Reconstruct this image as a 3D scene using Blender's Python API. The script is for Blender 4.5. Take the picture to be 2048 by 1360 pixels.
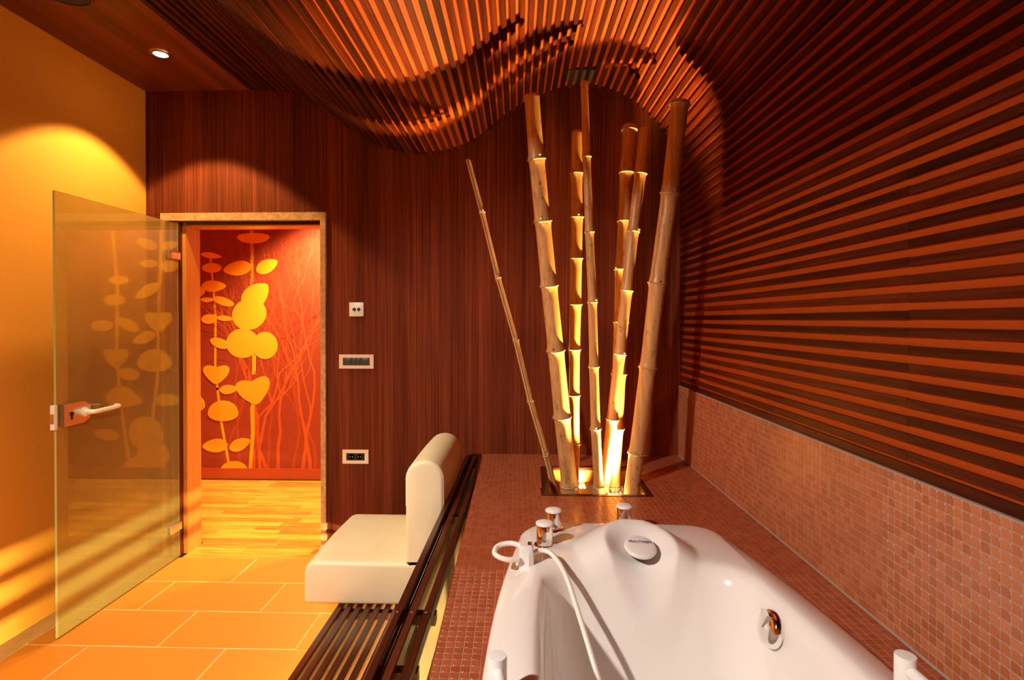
import bpy, bmesh, math, random
from mathutils import Vector, Matrix
random.seed(7)
sc = bpy.context.scene
for o in list(bpy.data.objects):
    bpy.data.objects.remove(o)
COL = sc.collection
R = math.radians

# ------------------------------------------------------------------ camera
cam_d = bpy.data.cameras.new('camera')
cam = bpy.data.objects.new('camera', cam_d)
COL.objects.link(cam)
cam_d.sensor_width = 36.0
cam_d.lens = 36.0 * 1065 / 2048
cam_d.shift_y = -30.7 / 2048
cam_d.clip_start = 0.02
cam.location = (0, 0, 1.41)
cam.rotation_euler = (R(90 - 0.5), 0, math.atan(34 / 1065))
sc.camera = cam

# ------------------------------------------------------------------ world, exposure
w = bpy.data.worlds.new('world')
sc.world = w
w.use_nodes = True
w.node_tree.nodes['Background'].inputs[0].default_value = (0.02, 0.008, 0.004, 1)
w.node_tree.nodes['Background'].inputs[1].default_value = 1.0
sc.view_settings.view_transform = 'Standard'
sc.view_settings.look = 'None'
sc.view_settings.exposure = 0.0
sc.view_settings.gamma = 1.0
sc.view_settings.use_curve_mapping = False
sc.cycles.max_bounces = 10
sc.cycles.diffuse_bounces = 5
sc.cycles.transparent_max_bounces = 12
sc.cycles.caustics_reflective = False
sc.cycles.caustics_refractive = False
sc.cycles.sample_clamp_indirect = 4.0


# ------------------------------------------------------------------ lamps of the room and added fills
def spot(name, loc, target, energy, color, size, blend, radius):
    d = bpy.data.lights.new(name, 'SPOT')
    d.energy = energy
    d.color = color
    d.spot_size = R(size)
    d.spot_blend = blend
    d.shadow_soft_size = radius
    o = bpy.data.objects.new(name, d)
    COL.objects.link(o)
    o.location = loc
    v = Vector(target) - Vector(loc)
    o.rotation_euler = v.to_track_quat('-Z', 'Y').to_euler()
    return o


spot('downlight_beam', (-1.868, 2.679, 2.755), (-1.868, 2.679, 0), 96, (1.0, 0.70, 0.30), 98, 0.16, 0.03)
spot('rear_downlight_beam', (-1.90, -0.15, 2.75), (-0.30, 1.30, 0.30), 570, (1.0, 0.91, 0.80), 92, 0.8, 0.06)
spot('side_fill_beam', (-0.05, -0.70, 2.35), (-2.29, 2.55, 0.95), 270, (1.0, 0.74, 0.42), 44, 1.0, 0.06)  # added fill, brightens the lower orange wall; no known lamp here
spot('planter_uplight_beam', (0.455, 2.650, 0.50), (0.10, 2.36, 2.5), 2500, (1.0, 0.60, 0.18), 58, 0.35, 0.012)
spot('planter_front_beam', (0.425, 2.600, 0.50), (0.42, 2.64, 2.0), 12, (1.0, 0.66, 0.26), 165, 0.6, 0.015)
spot('planter_back_beam', (0.275, 2.795, 0.50), (-0.15, 2.98, 1.7), 220, (1.0, 0.60, 0.22), 96, 0.7, 0.02)
spot('hall_beam', (-1.74, 4.20, 2.55), (-1.90, 4.42, 0), 520, (1.0, 0.74, 0.38), 104, 0.8, 0.05)
spot('hall_far_fill', (-0.5, 4.0, 2.55), (-0.7, 4.5, 0.6), 220, (1.0, 0.74, 0.40), 130, 0.7, 0.05)  # general fill added for the hallway

# ------------------------------------------------------------------ materials
def mat(name):
    m = bpy.data.materials.new(name)
    m.use_nodes = True
    nt = m.node_tree
    return m, nt, nt.nodes['Principled BSDF']


def plain(name, col, rough=0.5, metal=0.0, spec=0.5, coat=0.0):
    m, nt, b = mat(name)
    b.inputs['Base Color'].default_value = (*col, 1)
    b.inputs['Roughness'].default_value = rough
    b.inputs['Metallic'].default_value = metal
    b.inputs['Specular IOR Level'].default_value = spec
    b.inputs['Coat Weight'].default_value = coat
    return m


def emit(name, col, s):
    m, nt, b = mat(name)
    b.inputs['Base Color'].default_value = (*col, 1)
    b.inputs['Emission Color'].default_value = (*col, 1)
    b.inputs['Emission Strength'].default_value = s
    return m


def grain(name, cols, scale, rough=0.35, obj_var=0.0, bump=0.0, spec=0.4, detail=4.0, coat=0.0, band=None):
    """wood grain: a noise stretched along the grain, in world metres"""
    m, nt, b = mat(name)
    N, L = nt.nodes, nt.links
    g = N.new('ShaderNodeNewGeometry')
    mp = N.new('ShaderNodeMapping')
    mp.inputs['Scale'].default_value = scale
    L.new(g.outputs['Position'], mp.inputs['Vector'])
    oi = N.new('ShaderNodeObjectInfo')
    ad = N.new('ShaderNodeVectorMath')
    ad.operation = 'MULTIPLY_ADD'
    cb = N.new('ShaderNodeCombineXYZ')
    L.new(oi.outputs['Random'], cb.inputs[0])
    L.new(oi.outputs['Random'], cb.inputs[1])
    L.new(oi.outputs['Random'], cb.inputs[2])
    ad.inputs[1].default_value = (37.0 if obj_var else 0.0,) * 3
    L.new(cb.outputs[0], ad.inputs[0])
    L.new(mp.outputs[0], ad.inputs[2])
    nz = N.new('ShaderNodeTexNoise')
    nz.inputs['Scale'].default_value = 1.0
    nz.inputs['Detail'].default_value = detail
    nz.inputs['Roughness'].default_value = 0.65
    L.new(ad.outputs[0], nz.inputs['Vector'])
    cr = N.new('ShaderNodeValToRGB')
    e = cr.color_ramp.elements
    e[0].position, e[1].position = 0.32, 0.68
    e[0].color, e[1].color = (*cols[0], 1), (*cols[1], 1)
    L.new(nz.outputs['Fac'], cr.inputs[0])
    out = cr.outputs[0]
    if band:
        mp2 = N.new('ShaderNodeMapping')
        mp2.inputs['Scale'].default_value = band
        L.new(g.outputs['Position'], mp2.inputs['Vector'])
        n2 = N.new('ShaderNodeTexNoise')
        n2.inputs['Scale'].default_value = 1.0
        n2.inputs['Detail'].default_value = 2.0
        L.new(mp2.outputs[0], n2.inputs['Vector'])
        mr = N.new('ShaderNodeMapRange')
        mr.inputs['From Min'].default_value = 0.3
        mr.inputs['From Max'].default_value = 0.7
        mr.inputs['To Min'].default_value = 0.62
        mr.inputs['To Max'].default_value = 1.3
        L.new(n2.outputs['Fac'], mr.inputs['Value'])
        mx = N.new('ShaderNodeVectorMath')
        mx.operation = 'SCALE'
        L.new(out, mx.inputs[0])
        L.new(mr.outputs[0], mx.inputs['Scale'])
        out = mx.outputs[0]
    if obj_var:
        mr = N.new('ShaderNodeMapRange')
        mr.inputs['To Min'].default_value = 1.0 - obj_var
        mr.inputs['To Max'].default_value = 1.0 + obj_var
        L.new(oi.outputs['Random'], mr.inputs['Value'])
        mx = N.new('ShaderNodeVectorMath')
        mx.operation = 'SCALE'
        L.new(out, mx.inputs[0])
        L.new(mr.outputs[0], mx.inputs['Scale'])
        out = mx.outputs[0]
    L.new(out, b.inputs['Base Color'])
    b.inputs['Roughness'].default_value = rough
    b.inputs['Specular IOR Level'].default_value = spec
    b.inputs['Coat Weight'].default_value = coat
    if bump:
        bp = N.new('ShaderNodeBump')
        bp.inputs['Strength'].default_value = bump
        bp.inputs['Distance'].default_value = 0.002
        L.new(nz.outputs['Fac'], bp.inputs['Height'])
        L.new(bp.outputs[0], b.inputs['Normal'])
    return m


def mosaic(name, cols, rough, attr):
    """glazed mosaic: one tone per tile, from the object or from a per-tile attribute"""
    m, nt, b = mat(name)
    N, L = nt.nodes, nt.links
    if attr:
        a = N.new('ShaderNodeAttribute')
        a.attribute_name = 'tone'
        src = a.outputs['Fac']
    else:
        src = N.new('ShaderNodeObjectInfo').outputs['Random']
    cr = N.new('ShaderNodeValToRGB')
    e = cr.color_ramp.elements
    e[0].position, e[1].position = 0.0, 1.0
    e[0].color, e[1].color = (*cols[0], 1), (*cols[2], 1)
    k = e.new(0.5)
    k.color = (*cols[1], 1)
    L.new(src, cr.inputs[0])
    L.new(cr.outputs[0], b.inputs['Base Color'])
    b.inputs['Roughness'].default_value = rough
    return m


M = {}
M['veneer'] = grain('mahogany_veneer', [(0.080, 0.015, 0.0055), (0.205, 0.044, 0.015)], (130, 130, 1.2), 0.5,
                    spec=0.05, band=(7, 7, 0.25), bump=0.05)
M['veneer_flat'] = grain('mahogany_ceiling_veneer', [(0.085, 0.015, 0.005), (0.19, 0.038, 0.011)], (150, 1.0, 150), 0.4,
                         spec=0.3, band=(9, 0.3, 9))
M['slat'] = grain('mahogany_slat', [(0.024, 0.0034, 0.0010), (0.078, 0.0118, 0.003)], (90, 2.5, 90), 0.45, obj_var=0.45,
                  spec=0.14, bump=0.05)
M['backing'] = plain('orange_painted_backing', (0.32, 0.042, 0.001), 0.55, spec=0.3)
M['bench_wood'] = grain('dark_bench_wood', [(0.035, 0.007, 0.003), (0.10, 0.022, 0.008)], (80, 2.0, 80), 0.22,
                        obj_var=0.2, spec=0.5)
M['jamb'] = grain('orange_jamb_wood', [(0.52, 0.17, 0.028), (0.72, 0.27, 0.05)], (90, 90, 1.5), 0.3, spec=0.4)
M['parquet'] = grain('oak_parquet', [(0.36, 0.14, 0.014), (0.74, 0.36, 0.05)], (3.0, 60, 60), 0.22, obj_var=0.3, spec=0.5)
M['grout'] = plain('light_grout', (0.90, 0.58, 0.24), 0.8)
M['mgrout'] = plain('mosaic_grout', (0.40, 0.22, 0.125), 0.85)
M['wgrout'] = plain('grey_wall_grout', (0.36, 0.28, 0.22), 0.85)
M['white_metal'] = plain('white_metal', (0.85, 0.80, 0.74), 0.3)
M['chrome'] = plain('chrome', (0.90, 0.88, 0.86), 0.07, 1.0)
M['satin'] = plain('satin_steel', (0.80, 0.72, 0.60), 0.28, 1.0)
M['black'] = plain('black_plastic', (0.012, 0.010, 0.010), 0.35)
M['rocker'] = plain('dark_rocker', (0.05, 0.045, 0.045), 0.3)
M['cream_plastic'] = plain('cream_plastic', (0.80, 0.62, 0.42), 0.35)
M['white_plastic'] = plain('white_plastic', (0.85, 0.83, 0.80), 0.3)
M['hose'] = plain('white_hose', (0.84, 0.78, 0.70), 0.35)
M['blue_ink'] = plain('blue_lettering', (0.03, 0.03, 0.22), 0.5)
M['grey_ink'] = plain('grey_line', (0.30, 0.28, 0.30), 0.5)
M['deck_side'] = plain('cream_panel', (0.80, 0.72, 0.45), 0.5)
M['dark_gap'] = plain('dark_vent', (0.05, 0.055, 0.03), 0.7)
M['speaker'] = plain('dark_speaker_cloth', (0.03, 0.018, 0.012), 0.8)
M['lamp'] = emit('lamp_glass', (1.0, 0.80, 0.45), 30.0)
M['uplight'] = emit('uplight_glass', (1.0, 0.80, 0.42), 14.0)
M['tube'] = emit('fluorescent_tube', (1.0, 0.92, 0.44), 1100.0)
M['mural_leaf'] = plain('orange_print', (0.86, 0.34, 0.012), 0.45)
M['mural_branch'] = plain('red_orange_print', (0.46, 0.075, 0.016), 0.45)
M['mural_branch_dim'] = plain('dim_red_print', (0.34, 0.048, 0.012), 0.45)
M['mural'] = plain('brick_red_print', (0.26, 0.034, 0.013), 0.45)
M['skirt'] = plain('skirting_print', (0.36, 0.052, 0.014), 0.3)
M['acrylic'] = plain('white_acrylic', (0.84, 0.80, 0.76), 0.13, spec=0.5, coat=0.3)
M['tile'] = mosaic('terracotta_floor_tile', [(0.55, 0.190, 0.015), (0.58, 0.205, 0.018), (0.62, 0.22, 0.02)], 0.38, False)
MOS_D = [(0.30, 0.068, 0.026), (0.34, 0.082, 0.032), (0.38, 0.10, 0.044)]
MOS_W = [(0.34, 0.10, 0.036), (0.40, 0.125, 0.046), (0.46, 0.155, 0.064)]
M['mos_deck'] = mosaic('red_mosaic', MOS_D, 0.22, False)
M['mos_deck_all'] = mosaic('red_mosaic_field', MOS_D, 0.22, True)
M['mos_wall'] = mosaic('terracotta_mosaic', MOS_W, 0.3, False)
M['mos_wall_all'] = mosaic('terracotta_mosaic_field', MOS_W, 0.3, True)


def textured(name, c1, c2, scale, rough, bump, dist=0.001, spec=0.3):
    m, nt, b = mat(name)
    N, L = nt.nodes, nt.links
    g = N.new('ShaderNodeNewGeometry')
    nz = N.new('ShaderNodeTexNoise')
    nz.inputs['Scale'].default_value = scale
    nz.inputs['Detail'].default_value = 5
    L.new(g.outputs['Position'], nz.inputs['Vector'])
    cr = N.new('ShaderNodeValToRGB')
    e = cr.color_ramp.elements
    e[0].position, e[1].position = 0.35, 0.65
    e[0].color, e[1].color = (*c1, 1), (*c2, 1)
    L.new(nz.outputs['Fac'], cr.inputs[0])
    L.new(cr.outputs[0], b.inputs['Base Color'])
    b.inputs['Roughness'].default_value = rough
    b.inputs['Specular IOR Level'].default_value = spec
    bp = N.new('ShaderNodeBump')
    bp.inputs['Strength'].default_value = bump
    bp.inputs['Distance'].default_value = dist
    L.new(nz.outputs['Fac'], bp.inputs['Height'])
    L.new(bp.outputs[0], b.inputs['Normal'])
    return m


M['plaster'] = textured('orange_plaster', (0.80, 0.32, 0.035), (0.85, 0.35, 0.042), 180, 0.8, 0.15)
M['leather'] = textured('cream_leather', (0.84, 0.74, 0.47), (0.88, 0.78, 0.51), 9, 0.42, 0.12, 0.012, 0.4)
M['stone'] = textured('travertine_frame', (0.42, 0.21, 0.085), (0.60, 0.34, 0.16), 45, 0.45, 0.1)
M['base_tile'] = textured('olive_stone', (0.42, 0.26, 0.075), (0.52, 0.33, 0.10), 14, 0.5, 0.1)


def bamboo_mat():
    m, nt, b = mat('dry_bamboo')
    N, L = nt.nodes, nt.links
    tc = N.new('ShaderNodeTexCoord')
    mp = N.new('ShaderNodeMapping')
    mp.inputs['Scale'].default_value = (70, 70, 2.2)
    L.new(tc.outputs['Object'], mp.inputs['Vector'])
    n1 = N.new('ShaderNodeTexNoise')
    n1.inputs['Scale'].default_value = 1
    n1.inputs['Detail'].default_value = 4
    L.new(mp.outputs[0], n1.inputs['Vector'])
    cr = N.new('ShaderNodeValToRGB')
    e = cr.color_ramp.elements
    e[0].position, e[1].position = 0.3, 0.7
    e[0].color, e[1].color = (0.44, 0.21, 0.065, 1), (0.66, 0.36, 0.13, 1)
    L.new(n1.outputs['Fac'], cr.inputs[0])
    n2 = N.new('ShaderNodeTexNoise')            # mould specks and stains
    n2.inputs['Scale'].default_value = 42
    n2.inputs['Detail'].default_value = 6
    n2.inputs['Roughness'].default_value = 0.7
    mp2 = N.new('ShaderNodeMapping')
    mp2.inputs['Scale'].default_value = (1, 1, 0.5)
    L.new(tc.outputs['Object'], mp2.inputs['Vector'])
    L.new(mp2.outputs[0], n2.inputs['Vector'])
    c2 = N.new('ShaderNodeValToRGB')
    f = c2.color_ramp.elements
    f[0].position, f[1].position = 0.31, 0.42
    f[0].color, f[1].color = (0.28, 0.28, 0.28, 1), (1, 1, 1, 1)
    L.new(n2.outputs['Fac'], c2.inputs[0])
    mx = N.new('ShaderNodeVectorMath')
    mx.operation = 'MULTIPLY'
    L.new(cr.outputs[0], mx.inputs[0])
    L.new(c2.outputs[0], mx.inputs[1])
    L.new(mx.outputs[0], b.inputs['Base Color'])
    b.inputs['Roughness'].default_value = 0.36
    b.inputs['Specular IOR Level'].default_value = 0.45
    return m


M['bamboo'] = bamboo_mat()
M['bamboo_node'] = plain('bamboo_node', (0.42, 0.26, 0.11), 0.5)
M['split'] = plain('bamboo_crack', (0.045, 0.02, 0.01), 0.8)


def glass_mat(name, tint, ior):
    m = bpy.data.materials.new(name)
    m.use_nodes = True
    nt = m.node_tree
    N, L = nt.nodes, nt.links
    N.remove(N['Principled BSDF'])
    tr = N.new('ShaderNodeBsdfTransparent')
    tr.inputs[0].default_value = (*tint, 1)
    gl = N.new('ShaderNodeBsdfGlossy')
    gl.inputs['Roughness'].default_value = 0.01
    fr = N.new('ShaderNodeFresnel')
    gm = N.new('ShaderNodeNewGeometry')         # the same share is mirrored at the inner face
    ix = N.new('ShaderNodeMapRange')
    ix.inputs['To Min'].default_value = ior
    ix.inputs['To Max'].default_value = 1 / ior
    L.new(gm.outputs['Backfacing'], ix.inputs['Value'])
    L.new(ix.outputs[0], fr.inputs['IOR'])
    mx = N.new('ShaderNodeMixShader')
    L.new(fr.outputs[0], mx.inputs[0])
    df = N.new('ShaderNodeBsdfDiffuse')          # thin milky film of satin glass
    df.inputs[0].default_value = (0.78, 0.70, 0.26, 1)
    m2 = N.new('ShaderNodeMixShader')
    m2.inputs[0].default_value = 0.13
    rf = N.new('ShaderNodeBsdfRefraction')
    rf.inputs['Color'].default_value = (*tint, 1)
    rf.inputs['Roughness'].default_value = 0.24
    rf.inputs['IOR'].default_value = 1.45
    m3 = N.new('ShaderNodeMixShader')
    m3.inputs[0].default_value = 0.42
    L.new(tr.outputs[0], m3.inputs[1])
    L.new(rf.outputs[0], m3.inputs[2])
    L.new(m3.outputs[0], m2.inputs[1])
    L.new(df.outputs[0], m2.inputs[2])
    L.new(m2.outputs[0], mx.inputs[1])
    L.new(gl.outputs[0], mx.inputs[2])
    L.new(mx.outputs[0], N['Material Output'].inputs[0])
    return m


M['glass'] = glass_mat('green_tinted_glass', (0.95, 0.93, 0.66), 2.0)
M['glass_edge'] = plain('polished_glass_edge', (0.42, 0.42, 0.14), 0.15)


# ------------------------------------------------------------------ helpers
def wloc(o):
    v = Vector((0, 0, 0))
    while o is not None:
        v += o.location
        o = o.parent
    return v


def tag(o, label=None, cat=None, group=None, kind=None):
    if label: o['label'] = label
    if cat: o['category'] = cat
    if group: o['group'] = group
    if kind: o['kind'] = kind
    return o


def thing(name, loc, label, cat, group=None, kind=None):
    o = bpy.data.objects.new(name, None)
    COL.objects.link(o)
    o.location = loc
    o.empty_display_size = 0.1
    return tag(o, label, cat, group, kind)


class MB:
    def __init__(s):
        s.v, s.f, s.mi = [], [], []
        s.tone = None

    def quad(s, pts, mi=0):
        k = len(s.v)
        s.v += [tuple(p) for p in pts]
        s.f.append(tuple(range(k, k + len(pts))))
        s.mi.append(mi)

    def hexa(s, p, mi=0):
        """eight corners: four of the bottom counter-clockwise, then the four above"""
        k = len(s.v)
        s.v += [tuple(q) for q in p]
        for f in ((3, 2, 1, 0), (4, 5, 6, 7), (0, 1, 5, 4), (1, 2, 6, 5), (2, 3, 7, 6), (3, 0, 4, 7)):
            s.f.append(tuple(k + i for i in f))
            s.mi.append(mi)

    def box(s, x0, x1, y0, y1, z0, z1, mi=0):
        s.hexa([(x0, y0, z0), (x1, y0, z0), (x1, y1, z0), (x0, y1, z0),
                (x0, y0, z1), (x1, y0, z1), (x1, y1, z1), (x0, y1, z1)], mi)

    def loft(s, rings, cap0=True, cap1=True, mi=0, closed=True):
        k = len(s.v)
        n = len(rings[0])
        for r in rings:
            s.v += [tuple(p) for p in r]
        for i in range(len(rings) - 1):
            for j in range(n if closed else n - 1):
                a, b = k + i * n + j, k + i * n + (j + 1) % n
                s.f.append((a, b, b + n, a + n))
                s.mi.append(mi)
        if cap0:
            s.f.append(tuple(k + j for j in reversed(range(n))))
            s.mi.append(mi)
        if cap1:
            s.f.append(tuple(k + (len(rings) - 1) * n + j for j in range(n)))
            s.mi.append(mi)

    def tube(s, pts, rad, seg=12, mi=0, caps=True):
        pts = [Vector(p) for p in pts]
        if not isinstance(rad, (list, tuple)):
            rad = [rad] * len(pts)
        rings = []
        t0 = (pts[1] - pts[0]).normalized()
        ref = Vector((0, 0, 1)) if abs(t0.z) < 0.9 else Vector((1, 0, 0))
        u = t0.cross(ref).normalized()
        for i, p in enumerate(pts):
            t = (pts[min(i + 1, len(pts) - 1)] - pts[max(i - 1, 0)]).normalized()
            u = (u - t * u.dot(t)).normalized()
            v = t.cross(u)
            rings.append([p + (u * math.cos(a) + v * math.sin(a)) * rad[i]
                          for a in [2 * math.pi * j / seg for j in range(seg)]])
        s.loft(rings, caps, caps, mi)

    def lathe(s, c, prof, seg=32, axis=(0, 0, 1), mi=0):
        ax = Vector(axis).normalized()
        u = ax.orthogonal().normalized()
        v = ax.cross(u)
        c = Vector(c)
        rings = [[c + ax * h + (u * math.cos(a) + v * math.sin(a)) * max(r, 1e-5)
                  for a in [2 * math.pi * j / seg for j in range(seg)]] for r, h in prof]
        s.loft(rings, prof[0][0] > 1e-4, prof[-1][0] > 1e-4, mi)

    def build(s, name, m, parent=None, smooth=None):
        me = bpy.data.meshes.new(name)
        off = wloc(parent) if parent else Vector((0, 0, 0))
        me.from_pydata([tuple(Vector(p) - off) for p in s.v], [], s.f)
        for x in (m if isinstance(m, (list, tuple)) else [m]):
            me.materials.append(x)
        if any(s.mi):
            me.polygons.foreach_set('material_index', s.mi)
        if s.tone:
            a = me.attributes.new('tone', 'FLOAT', 'FACE')
            a.data.foreach_set('value', s.tone)
        if smooth is not None:
            me.polygons.foreach_set('use_smooth', [True] * len(me.polygons))
            if smooth < 180:
                me.set_sharp_from_angle(angle=R(smooth))
        me.update()
        o = bpy.data.objects.new(name, me)
        COL.objects.link(o)
        if parent:
            o.parent = parent
        return o


def boxo(name, m, x0, x1, y0, y1, z0, z1, parent=None, bevel=0.0, seg=2):
    b = MB()
    b.box(x0, x1, y0, y1, z0, z1)
    o = b.build(name, m, parent)
    if bevel:
        bm = bmesh.new()
        bm.from_mesh(o.data)
        bmesh.ops.bevel(bm, geom=bm.edges[:], offset=bevel, segments=seg, profile=0.5, affect='EDGES')
        for f in bm.faces:
            f.smooth = True
        bm.to_mesh(o.data)
        bm.free()
        o.data.set_sharp_from_angle(angle=R(40))
    return o


def inst(name, me, loc, parent, rz=0.0):
    o = bpy.data.objects.new(name, me)
    COL.objects.link(o)
    o.parent = parent
    o.location = Vector(loc) - wloc(parent)
    o.rotation_euler = (0, 0, rz)
    return o


def spline(pts, n):
    """Catmull-Rom through the points, n steps per span"""
    P = [Vector(p) for p in pts]
    P = [P[0] * 2 - P[1]] + P + [P[-1] * 2 - P[-2]]
    out = []
    for i in range(1, len(P) - 2):
        a, b, c, d = P[i - 1:i + 3]
        for k in range(n):
            t = k / n
            out.append(0.5 * ((2 * b) + (c - a) * t + (2 * a - 5 * b + 4 * c - d) * t * t + (3 * b - a - 3 * c + d) * t ** 3))
    out.append(P[-2])
    return out


# ------------------------------------------------------------------ setting: measures in metres
XL, YB, ZC = -2.290, 3.12, 2.775       # left wall, back wall face, flat ceiling
YN = -1.2                              # wall behind the camera
KD = 0.027                             # tub side of the room opens out by this much per metre
ZD = 0.623                             # top of the tiled tub surround


def sx(x, y):
    return x + KD * (YB - y)


# floor: grout bed with stone tiles in half bond
b = MB()
b.box(XL, 1.2, YN, 3.085, -0.06, -0.0012)
floor = b.build('floor', M['grout'])
tag(floor, 'orange terracotta stone tile floor laid in half bond with pale joints', 'floor', kind='structure')
me_t = None
row = 0
y1 = 3.085
cache = {}
while y1 > YN:
    y0 = max(y1 - 0.2835, YN)
    xo = -1.605 - 0.605 * 2 if row % 2 == 0 else -1.30 - 0.605 * 2
    for k in range(5):
        xa, xb = xo + 0.605 * k, xo + 0.605 * (k + 1)
        xa, xb = max(xa, -2.186), min(xb, -0.27)
        if xb - xa < 0.03: continue
        key = (round(xb - xa, 3), round(y1 - y0, 3))
        if key not in cache:
            t = boxo('tile', M['tile'], -(xb - xa) / 2 + .0022, (xb - xa) / 2 - .0022, -(y1 - y0) / 2 + .0022,
                     (y1 - y0) / 2 - .0022, -0.012, 0.0, floor, bevel=0.0015, seg=1)
            cache[key] = t.data
            t.location = ((xa + xb) / 2, (y0 + y1) / 2, 0)
        else:
            inst('tile', cache[key], ((xa + xb) / 2, (y0 + y1) / 2, 0), floor)
    y1 -= 0.2835
    row += 1

# left wall with stone baseboard
b = MB()
b.box(XL - 0.1, XL, YN, 3.27, 0, 2.9)
wl = tag(b.build('wall_left', M['plaster']), 'orange plastered side wall behind the open glass door', 'wall', kind='structure')
yy = 3.085
while yy > YN:                                     # olive stone border let into the floor along the wall
    boxo('border_tile', M['base_tile'], XL, -2.1875, max(yy - 0.6, YN) + 0.001, yy - 0.001, -0.012, 0.0, floor, bevel=0.0015, seg=1)
    yy -= 0.6

# back wall: veneer panels round the doorway
XD0, XD1, ZDR = -2.06, -1.235, 2.0
wb = thing('wall_back', (0, YB, 0), 'mahogany veneered back wall with fine upright grain', 'wall', kind='structure')
for (x0, x1, z0, z1) in ((XL, -1.2005, ZDR + .04, 2.95), (XL, -2.185, 0, ZDR + .0385), (-1.1990, -0.0, 0, 2.95), (0.0015, 1.1, 0, 2.95)):
    boxo('veneer_panel', M['veneer'], x0, x1, YB, YB + 0.15, z0, z1, wb)

# hallway beyond
hf = thing('floor_hallway', (-1.5, 4, 0), 'oak strip floor of the hallway beyond the doorway', 'floor', kind='structure')
b = MB()
b.box(-3.7, 0.9, 3.087, 4.7, -0.06, -0.003)
b.build('subfloor', M['bench_wood'], hf)
yy = 3.088
r_ = random.Random(3)
while yy < 4.62:
    xx = -3.7 + r_.random() * -0.5
    while xx < 0.9:
        ln = r_.choice((0.42, 0.5, 0.58, 0.66))
        xa, xb = max(xx, -3.7), min(xx + ln, 0.9)
        if xb - xa > 0.04 and not (yy < 3.27 and (xb < XD0 - .2 or xa > XD1 + .2)):
            if yy < 3.27: xa, xb = max(xa, XD0), min(xb, XD1)
            if xb - xa > 0.03:
                boxo('plank', M['parquet'], xa + .0006, xb - .0006, yy + .0006, yy + .0694, -0.012, 0.0005 * r_.random(), hf)
        xx += ln
    yy += 0.07
b = MB()
b.box(-3.75, 0.95, 4.62, 4.72, -0.05, 2.75)
wh = tag(b.build('wall_hallway', M['mural']), 'hallway wall printed brick red with orange leaf stems and bare branches', 'wall', kind='structure')
boxo('skirting', M['skirt'], -3.7, 0.9, 4.607, 4.62, 0.0, 0.10, wh)
boxo('floor_joint', M['bench_wood'], -3.7, 0.9, 4.600, 4.607, 0.0, 0.008, wh)
b = MB()
b.box(-3.8, -3.7, 3.27, 4.7, 0, 2.75)
tag(b.build('wall_hallway_left', M['plaster']), 'orange end wall of the hallway beyond the glass door', 'wall', kind='structure')
b = MB()
b.box(0.9, 1.0, 3.27, 4.7, 0, 2.75)
tag(b.build('wall_hallway_right', M['plaster']), 'orange end wall of the hallway behind the bamboo', 'wall', kind='structure')
b = MB()
b.box(-3.8, 1.0, 3.27, 4.7, 2.68, 2.75)
tag(b.build('ceiling_hallway', M['plaster']), 'plain hallway ceiling above the printed wall', 'ceiling', kind='structure')

# mural print; drawn in wall units of 2.366 mm from a corner at x=-2.905, z=2.2
MU = 1 / 1.8886


def mxz(cx, cy):
    return -2.905 + ((330 + cx * MU) - 400) * 0.00447, 2.2 - ((410 + cy * MU) - 460) * 0.0044


def leaf_pts(x, z, a, h, ang, kind):
    pts = []
    n = 26
    for i in range(n):
        t = 2 * math.pi * i / n
        u, v = math.cos(t), math.sin(t)
        if kind == 'oval':
            px, pz = a * u, h * v
        elif kind == 'point':                      # pointed at +x end
            s_ = abs(v) ** 1.25 * (1 if v > 0 else -1)
            px, pz = a * u, h * s_ * (1.0 - 0.18 * u)
        elif kind == 'heart':                      # lobes above, point below
            px = a * math.sin(t) ** 3 if abs(math.sin(t)) > .999 else a * (0.55 * math.sin(t) ** 3 + 0.45 * math.sin(t))
            pz = h * (11.5 * u - 3.6 * math.cos(2 * t) - 1.1 * math.cos(3 * t)) / 13.0
        elif kind == 'dome':                       # flat below
            px, pz = a * u, h * (v if v > 0 else 0.55 * v)
        elif kind == 'cup':
            px, pz = a * u, h * (v if v < 0 else 0.5 * v)
        c, s = math.cos(ang), math.sin(ang)
        pts.append((x + px * c - pz * s, z + px * s + pz * c))
    return pts


def plate(pts, y0, y1, name, m, parent, mb=None):
    own = mb is None
    mb = mb or MB()
    n = len(pts)
    k = len(mb.v)
    area = sum(pts[i][0] * pts[(i + 1) % n][1] - pts[(i + 1) % n][0] * pts[i][1] for i in range(n))
    if area < 0: pts = pts[::-1]
    mb.v += [(x, y0, z) for x, z in pts] + [(x, y1, z) for x, z in pts]
    mb.f.append(tuple(k + i for i in range(n)))
    mb.mi.append(0)
    for i in range(n):
        j = (i + 1) % n
        mb.f.append((k + i, k + n + i, k + n + j, k + j))
        mb.mi.append(0)
    if own: return mb.build(name, m, parent)


def ribbon(path, wid):
    L_, R_ = [], []
    for i, (x, z) in enumerate(path):
        x0, z0 = path[max(i - 1, 0)]
        x1, z1 = path[min(i + 1, len(path) - 1)]
        d = math.hypot(x1 - x0, z1 - z0) or 1
        nx, nz = -(z1 - z0) / d, (x1 - x0) / d
        w_ = wid[i] if isinstance(wid, (list, tuple)) else wid
        L_.append((x + nx * w_ / 2, z + nz * w_ / 2))
        R_.append((x - nx * w_ / 2, z - nz * w_ / 2))
    return L_ + R_[::-1]


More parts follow.
